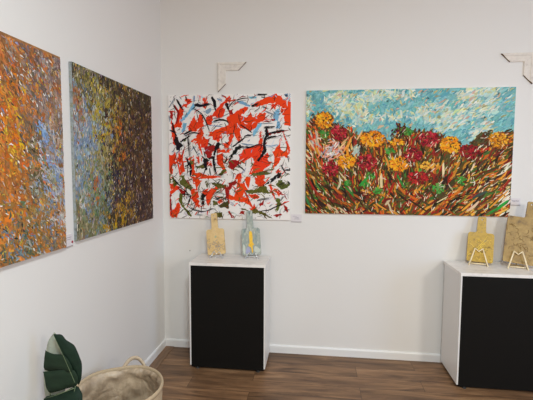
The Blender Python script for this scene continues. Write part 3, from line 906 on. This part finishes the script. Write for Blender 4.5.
def x2(bm, mats):
    decor(bm, mats, GOLD, [[(-.012, .185), (.008, .19), (.014, .15), (.012, .105), (.022, .085), (.010, .07), (.012, .03), (.002, .018), (-.004, .06), (-.022, .075), (-.020, .095), (-.014, .10)]])
    decor(bm, mats, plain('lilac', pig(152, 152, 180), .5), [[(-.05, .02), (-.02, .015), (-.012, .05), (-.03, .07)]])
    decor(bm, mats, plain('off_white', pig(180, 186, 176), .5), [[(.02, .03), (.06, .02), (.065, .045), (.03, .07)], [(-.068, .02), (-.055, .018), (-.05, .07), (-.066, .09)]])
def x3(bm, mats):
    rng = random.Random(3)
    line_decor(bm, mats, LIGHTL, clampL(swirl(rng, 0, .11, .045, 20), .175, .215), .0018)
    line_decor(bm, mats, BROWNL, clampL(swirl(rng, -.005, .09, .04, 12), .175, .215), .0012)
    line_decor(bm, mats, LIGHTL, [[(-.01, .12), (.02, .16), (.04, .2)], [(-.05, .07), (-.01, .12), (.01, .14)], [(.05, .17), (.01, .13), (-.02, .09)]], .0022)
def x4(bm, mats):
    rng = random.Random(6)
    line_decor(bm, mats, BROWNL, clampL(swirl(rng, -.03, .2, .06, 26) + swirl(rng, 0, .1, .06, 12), .29, .31), .0016)
ZT = PZ + .0235       # board foot height above the pedestal: it stands in the lip of its stand
board('cream painted cutting board with grey swirls on a clear stand', (.505, -.155, ZT), math.radians(6), math.radians(15), math.radians(-6), .146, .208, .338, .054, CREAMF, .050, extra=x1)
board('pale blue-grey painted cutting board with a golden stroke on a clear stand', (.790, -.140, ZT), math.radians(4), math.radians(15), math.radians(-5), .150, .218, .362, .052, BLUEF, .048, extra=x2)
board('yellow painted cutting board on the pedestal under the flower painting', (2.520, -.140, ZT), math.radians(-14), math.radians(15), math.radians(3), .178, .222, .345, .062, YELF, .058, extra=x3)
board('large tan gold painted cutting board with a long handle, leaning beside the yellow one', (2.803, -.215, ZT + .006), math.radians(-10), math.radians(15), math.radians(7.5), .290, .345, .470, .062, TANF, .054, extra=x4)

WOODC = plain('cream_wood', pig(222, 206, 172), .5)
ACR, nt, b = new_mat('clear_acrylic')
b.inputs['Base Color'].default_value = (.93, .94, .95, 1); b.inputs['Roughness'].default_value = .05; b.inputs['Transmission Weight'].default_value = .55; b.inputs['IOR'].default_value = 1.12
def stand(label, loc, yaw, lean, s, mat, spread, up, foot, r, clear=False):
    """display easel: two front legs splayed out from a notched crosspiece, feet running back under the board, rear strut"""
    t = thing('display_easel', label, 'easel', loc, yaw)
    tl = math.tan(lean)
    def P(x, y, z): return (x, y, z)
    for sx in (-1, 1):
        bm = bmesh.new()
        tube(bm, [P(sx * spread * .42, -.012 + up * tl * .9 - .012, up), P(sx * spread, -.030, .004)], [r * .85, r], 8); obj('front_leg', bm, mat, t, True)
        bm = bmesh.new()
        tube(bm, [P(sx * spread, -.036, r), P(sx * spread * .95, .01, r), P(sx * spread * .8, .085, r)], r, 8); obj('foot_bar', bm, mat, t, True)
    bm = bmesh.new(); tube(bm, [P(-spread * .8, -.002, .0105), P(spread * .8, -.002, .0105)], .0052, 8); obj('ledge', bm, mat, t, True)
    bm = bmesh.new(); z = up
    tube(bm, [P(-spread * .44, -.024 + up * tl * .9, z + .001), P(0, -.024 + (up - .022) * tl * .9, z - .022), P(spread * .44, -.024 + up * tl * .9, z + .001)], r * .8, 8); obj('notched_crosspiece', bm, mat, t, True)
    bm = bmesh.new(); tube(bm, [P(0, .085, r), P(0, .085 + .01, .06), P(0, .028 + .10 * tl + .014, .10)], r, 8)
    tube(bm, [P(-spread * .8, .085, r), P(spread * .8, .085, r)], r, 8); obj('rear_strut', bm, mat, t, True)
    return t
L15 = math.radians(15)
stand('clear acrylic easel holding the cream board with grey swirls', (.505, -.155, PZ), math.radians(6), L15, 1, ACR, .052, .05, .08, .0042)
stand('clear acrylic easel holding the pale blue-grey board', (.790, -.140, PZ), math.radians(4), L15, 1, ACR, .052, .05, .08, .0042)
stand('cream wooden easel holding the yellow board', (2.513, -.140, PZ), math.radians(-20), L15, 1, WOODC, .062, .125, .08, .0052)
stand('cream wooden easel holding the large tan board', (2.757, -.212, PZ), math.radians(-20), L15, 1, WOODC, .062, .125, .08, .0055)

# ------------------------------------------------------------------ basket
def weave_mat():
    m, nt, b = new_mat('woven_jute')
    tc = nt.nodes.new('ShaderNodeTexCoord'); w = nt.nodes.new('ShaderNodeTexWave'); w.bands_direction = 'Z'
    w.inputs['Scale'].default_value = 38; w.inputs['Distortion'].default_value = 1.2; w.inputs['Detail'].default_value = 3; w.inputs['Detail Scale'].default_value = 6
    n = nt.nodes.new('ShaderNodeTexNoise'); n.inputs['Scale'].default_value = 90; n.inputs['Detail'].default_value = 4
    nt.links.new(tc.outputs['Object'], w.inputs['Vector']); nt.links.new(tc.outputs['Object'], n.inputs['Vector'])
    ad = nt.nodes.new('ShaderNodeMath'); ad.operation = 'ADD'; nt.links.new(w.outputs['Fac'], ad.inputs[0]); nt.links.new(n.outputs['Fac'], ad.inputs[1])
    r = nt.nodes.new('ShaderNodeValToRGB'); e = r.color_ramp.elements
    e[0].position, e[0].color = .35, pig(140, 120, 96); e[1].position, e[1].color = 1.0, pig(186, 168, 140)
    nt.links.new(ad.outputs[0], r.inputs['Fac']); nt.links.new(r.outputs['Color'], b.inputs['Base Color'])
    bp = nt.nodes.new('ShaderNodeBump'); bp.inputs['Strength'].default_value = .5; bp.inputs['Distance'].default_value = .003
    nt.links.new(ad.outputs[0], bp.inputs['Height']); nt.links.new(bp.outputs['Normal'], b.inputs['Normal'])
    b.inputs['Roughness'].default_value = .85
    return m
JUTE = weave_mat()
LINING = ramp_mat('crumpled_lining', [(0.3, pig(120, 104, 86)), (0.5, pig(160, 142, 120)), (0.75, pig(196, 180, 156))], 9, 5, .42, .35, (1, 1, 1), .4)
def crease(m):
    nt = m.node_tree; b = nt.nodes['Principled BSDF']; old = b.inputs['Normal'].links[0].from_node
    tc = nt.nodes.new('ShaderNodeTexCoord'); v = nt.nodes.new('ShaderNodeTexVoronoi'); v.feature = 'DISTANCE_TO_EDGE'; v.inputs['Scale'].default_value = 14
    n = nt.nodes.new('ShaderNodeTexNoise'); n.inputs['Scale'].default_value = 5
    mx = nt.nodes.new('ShaderNodeMix'); mx.data_type = 'VECTOR'; mx.inputs['Factor'].default_value = .3
    nt.links.new(tc.outputs['Object'], mx.inputs['A']); nt.links.new(n.outputs['Color'], mx.inputs['B']); nt.links.new(tc.outputs['Object'], n.inputs['Vector'])
    nt.links.new(mx.outputs['Result'], v.inputs['Vector'])
    bp = nt.nodes.new('ShaderNodeBump'); bp.inputs['Strength'].default_value = .55; bp.inputs['Distance'].default_value = .018
    nt.links.new(v.outputs['Distance'], bp.inputs['Height']); nt.links.new(old.outputs['Normal'], bp.inputs['Normal']); nt.links.new(bp.outputs['Normal'], b.inputs['Normal'])
crease(LINING)
BAND = plain('jute_band', pig(164, 146, 120), .85, bump=.3, bscale=220, vary=.12)
STRAP = plain('canvas_strap', pig(176, 160, 138), .85, bump=.3, bscale=260, vary=.1)
bk = thing('woven_basket', 'round woven tan basket with a crumpled lining standing against the wall beside the green plant', 'basket', (.266, -1.36, 0))
BH, BR = .40, .229
def rim_r(a, f=1.0):
    d = (math.degrees(a) % 360)
    return BR * (1 - .10 * math.exp(-((d - 118) / 26) ** 2) - .05 * math.exp(-((d - 180) / 25) ** 2)) * f
NS = 72
def shell(bm, prof, wob=0.0, seed=0.0, closed=True):
    rings = []
    for z, f in prof:
        ring = []
        for k in range(NS):
            a = 2 * PI * k / NS; r = rim_r(a, f)
            dz = 0
            if wob and z < BH - .012:
                q = noise.noise(Vector((math.cos(a) * 2.6 + seed, math.sin(a) * 2.6, z * 11)))
                q2 = abs(noise.noise(Vector((math.cos(a) * 5 + 4, math.sin(a) * 5 + z * 9, z * 7 + seed))))
                q3 = 1 - abs(noise.noise(Vector((math.cos(a) * 3.3 + seed * 2 + z * 8, math.sin(a) * 3.3 - z * 5, z * 9 + 7)))) * 5
                r += wob * (q * .7 - q2 * 1.0 - .35 * max(0, q3)); dz = wob * .3 * q
            ring.append(bm.verts.new((r * math.cos(a), r * math.sin(a), z + dz)))
        rings.append(ring)
    for A, B in zip(rings, rings[1:]):
        for k in range(NS): bm.faces.new((A[k], A[(k + 1) % NS], B[(k + 1) % NS], B[k]))
    return rings
bm = bmesh.new()
rg = shell(bm, [(0.0, .80), (.012, .84), (.10, .90), (.20, .95), (.30, .985), (BH - .01, 1.0)]); bm.faces.new(rg[0][::-1])
obj('basket_body', bm, JUTE, bk, True)
bm = bmesh.new()
prof = [(BH - .004, .975)] + [(BH - .02 - i * .014, .955 - .004 * i) for i in range(26)]
rg = shell(bm, prof, .026, 1.7)
c = bm.verts.new((0, 0, .022))
for k in range(NS): bm.faces.new((rg[-1][k], rg[-1][(k + 1) % NS], c))
o = obj('lining', bm, LINING, bk, True); o['label'] = 'crumpled glossy tan lining'
bm = bmesh.new(); N2 = 10; rings = []
for k in range(NS):
    a = 2 * PI * k / NS; r = rim_r(a, .992)
    rings.append([bm.verts.new(((r + .0075 * math.cos(2 * PI * j / N2)) * math.cos(a), (r + .0075 * math.cos(2 * PI * j / N2)) * math.sin(a), BH - .004 + .013 * math.sin(2 * PI * j / N2))) for j in range(N2)])
for k in range(NS):
    A, B = rings[k], rings[(k + 1) % NS]
    for j in range(N2): bm.faces.new((A[j], B[j], B[(j + 1) % N2], A[(j + 1) % N2]))
obj('rim', bm, BAND, bk, True)
def handle(a0, up):
    bm = bmesh.new(); n = 22; w = .006; t = .0105; rows = []
    for i in range(n + 1):
        u = i / n; a = a0 + (u - .5) * .60
        z = BH - .045 + (up + .045) * (math.sin(PI * u) ** .6)
        r = rim_r(a, 1.0) + .012 + .012 * math.sin(PI * u)
        tang = Vector((-math.sin(a), math.cos(a), 0))
        # band direction: radial width stays across the strap
        rad = Vector((math.cos(a), math.sin(a), 0)); c0 = rad * r + Vector((0, 0, z))
        u2 = (u - .5) * 2; nrm = (Vector((0, 0, 1)) * (1 - abs(u2) ** 2) + tang * u2).normalized()
        rows.append([bm.verts.new(c0 + rad * w * s1 + nrm * t * s2) for s1, s2 in ((-.5, -1), (.5, -1), (.5, 1), (-.5, 1))])
    for A, B in zip(rows, rows[1:]):
        for j in range(4): bm.faces.new((A[j], A[(j + 1) % 4], B[(j + 1) % 4], B[j]))
    bm.faces.new(rows[0]); bm.faces.new(rows[-1][::-1])
    obj('handle', bm, STRAP, bk, True)
handle(math.radians(94), .042); handle(math.radians(274), .042)

# ------------------------------------------------------------------ plant
def leaf_mat(name, c0, c1, rough=.6):
    m = ramp_mat(name, [(0.3, c0), (0.7, c1)], 14, 5, rough, .12, (1, 1, 3))
    m.node_tree.nodes['Principled BSDF'].inputs['Specular IOR Level'].default_value = .12
    return m
LEAF = leaf_mat('dark_green_leaf', pig(26, 39, 29), pig(35, 51, 37))
LEAF_SHADED = leaf_mat('shaded_green_leaf', pig(19, 32, 25), pig(26, 43, 32))  # darker copy of the leaf green: shade of the folded-away half put into colour
LEAFP = leaf_mat('pale_leaf_underside', pig(142, 150, 138), pig(168, 174, 160), .6)
VEIN = plain('pale_midrib', pig(96, 112, 80), .5)
plant = thing('monstera_plant', 'dark green split-leaf plant standing beside the tan basket at the wall', 'plant', (.16, -1.80, 0))
PO = Vector((.16, -1.80, 0))
def blade(name, outline, depth, mat, label=None, par=plant, holes=()):
    """leaf blade from an (x, z) outline; depth(x, z) gives y so the blade curves through space"""
    P = [(v.x, v.y) for v in smooth_closed([Vector(p) for p in outline], 3)]
    bm = bmesh.new()
    vs = [bm.verts.new((x, 0, z)) for x, z in P]
    f = bm.faces.new(vs)
    loops = [f]
    bmesh.ops.triangulate(bm, faces=bm.faces[:])
    bmesh.ops.subdivide_edges(bm, edges=bm.edges[:], cuts=2, use_grid_fill=True)
    bmesh.ops.triangulate(bm, faces=bm.faces[:])
    for v in bm.verts: v.co = Vector((v.co.x, depth(v.co.x, v.co.z), v.co.z)) - PO
    o = obj(name, bm, mat, par, True)
    md = o.modifiers.new('thickness', 'SOLIDIFY'); md.thickness = .0012
    if label: o['label'] = label
    return o
R_ = [(.139, .809), (.150, .811), (.170, .806), (.188, .782), (.218, .757), (.233, .728), (.245, .699), (.254, .673), (.257, .634), (.256, .604), (.247, .585), (.235, .628), (.209, .669), (.184, .715), (.163, .753)]
L_ = [(.095, .733), (.098, .732), (.135, .721), (.186, .719), (.218, .675), (.222, .650), (.205, .641), (.146, .641), (.086, .642), (.086, .688)]
L2_ = [(.080, .632), (.084, .634), (.145, .646), (.2, .652), (.232, .650), (.25, .612), (.242, .585), (.197, .569), (.151, .552), (.115, .544), (.097, .566), (.091, .592)]
LOW_ = [(.096, .523), (.151, .545), (.197, .562), (.242, .583), (.264, .565), (.277, .544), (.281, .501), (.274, .456), (.236, .409), (.173, .413), (.12, .453)]
PALE_ = [(.122, .803), (.107, .791), (.083, .765), (.066, .718), (.052, .623), (.044, .6), (.042, .564), (.043, .523), (.05, .483), (.09, .477), (.166, .537), (.19, .635), (.190, .70), (.165, .752)]
def mid_d(x, z):      # signed distance from the midrib running (.242,.585) to (.139,.812)
    ax, az, bx, bz = .242, .585, .139, .812
    tx, tz = bx - ax, bz - az; l = math.hypot(tx, tz)
    return ((x - ax) * tz - (z - az) * tx) / l
blade('leaf', R_, lambda x, z: -1.68 + .5 * abs(mid_d(x, z)), LEAF_SHADED)
blade('leaf', L_, lambda x, z: -1.682 + .06 * abs(mid_d(x, z)), LEAF)
blade('leaf', L2_, lambda x, z: -1.680 + .03 * abs(mid_d(x, z)) - .12 * max(0, .63 - z), LEAF)
blade('leaf', LOW_, lambda x, z: -1.70 - .45 * (z - .56) * -1 - .3 * abs(x - .2) * -.5, LEAF_SHADED)
blade('leaf', PALE_, lambda x, z: -1.625 - .25 * (x - .05), LEAFP, 'pale green leaf seen from behind')
bm = bmesh.new()
tube(bm, [Vector((.141, -1.682, .808)) - PO, Vector((.186, -1.683, .713)) - PO, Vector((.240, -1.684, .588)) - PO, Vector((.22, -1.74, .42)) - PO, Vector((.165, -1.79, .24)) - PO], [.0006, .0009, .0013, .003, .005], 8)
obj('stem', bm, VEIN, plant, True)
bm = bmesh.new()
tube(bm, [Vector((.098, -1.703, .524)) - PO, Vector((.16, -1.703, .546)) - PO, Vector((.242, -1.70, .582)) - PO], [.0008, .0013, .0016], 8)
obj('midrib', bm, VEIN, plant, True)
bm = bmesh.new()
tube(bm, [Vector((.07, -1.63, .60)) - PO, Vector((.10, -1.66, .48)) - PO, Vector((.15, -1.78, .24)) - PO], [.0015, .003, .005], 8); obj('stem', bm, VEIN, plant, True)
bm = bmesh.new()
tube(bm, [Vector((.24, -1.71, .50)) - PO, Vector((.20, -1.76, .36)) - PO, Vector((.17, -1.80, .24)) - PO], [.002, .003, .005], 8); obj('stem', bm, VEIN, plant, True)
bm = bmesh.new(); rings = []
for z, r in [(0, .085), (.004, .09), (.12, .105), (.24, .115), (.25, .118), (.25, .108), (.232, .106)]:
    rings.append([bm.verts.new((r * math.cos(2 * PI * k / 40), r * math.sin(2 * PI * k / 40), z)) for k in range(40)])
for A, B in zip(rings, rings[1:]):
    for k in range(40): bm.faces.new((A[k], A[(k + 1) % 40], B[(k + 1) % 40], B[k]))
bm.faces.new(rings[0][::-1])
obj('pot', bm, plain('white_ceramic', (.7, .69, .67), .3), plant, True)
bm = bmesh.new(); bmesh.ops.create_cone(bm, cap_ends=True, segments=32, radius1=.105, radius2=.105, depth=.01, matrix=Matrix.Translation((0, 0, .23)))
obj('soil', bm, plain('potting_soil', (.03, .022, .016), .95, bump=.6, bscale=120), plant)

# ------------------------------------------------------------------ light
def area(name, loc, target, sx, sy, power, col):
    l = bpy.data.lights.new(name, 'AREA'); l.shape = 'RECTANGLE'; l.size = sx; l.size_y = sy; l.energy = power; l.color = col
    o = bpy.data.objects.new(name, l); C.objects.link(o); o.location = loc
    o.rotation_euler = (Vector(target) - Vector(loc)).to_track_quat('-Z', 'Y').to_euler(); return o
area('daylight_side_window', (4.9, -2.6, 1.55), (0, -1.6, 1.3), 1.4, 1.8, 40, (.30, .56, .96))
area('ceiling_lamp', (1.6, -3.4, 3.08), (1.6, -3.4, 0), .5, .5, 112, (.75, .84, .86))
area('daylight_front_window', (3.75, -4.2, 2.3), (2.2, 0, .8), .5, .5, 40, (1.0, .95, .86))
W = bpy.data.worlds.new('daylight'); bpy.context.scene.world = W; W.use_nodes = True
W.node_tree.nodes['Background'].inputs['Color'].default_value = (1.0, .72, .42, 1)
W.node_tree.nodes['Background'].inputs['Strength'].default_value = .60

# ------------------------------------------------------------------ camera
f, yaw, pitch, roll = 402.5943, -.1193, -.0773, .0046
fwd = Vector((math.sin(yaw) * math.cos(pitch), math.cos(yaw) * math.cos(pitch), math.sin(pitch)))
right = Vector((math.cos(yaw), -math.sin(yaw), 0)); up = right.cross(fwd)
r2 = math.cos(roll) * right + math.sin(roll) * up; u2 = -math.sin(roll) * right + math.cos(roll) * up
cd = bpy.data.cameras.new('camera'); cam = bpy.data.objects.new('camera', cd); C.objects.link(cam)
cd.sensor_fit = 'HORIZONTAL'; cd.sensor_width = 36; cd.lens = f / 533 * 36; cd.clip_start = .05
M = Matrix((r2, u2, -fwd)).transposed().to_4x4(); M.translation = (1.2832, -3.2933, 1.55)
cam.matrix_world = M
sc = bpy.context.scene; sc.camera = cam
sc.view_settings.view_transform = 'Standard'; sc.view_settings.look = 'None'; sc.view_settings.gamma = 1; sc.view_settings.use_curve_mapping = False
sc.view_settings.exposure = -0.06
sc.cycles.max_bounces = 10; sc.cycles.diffuse_bounces = 6
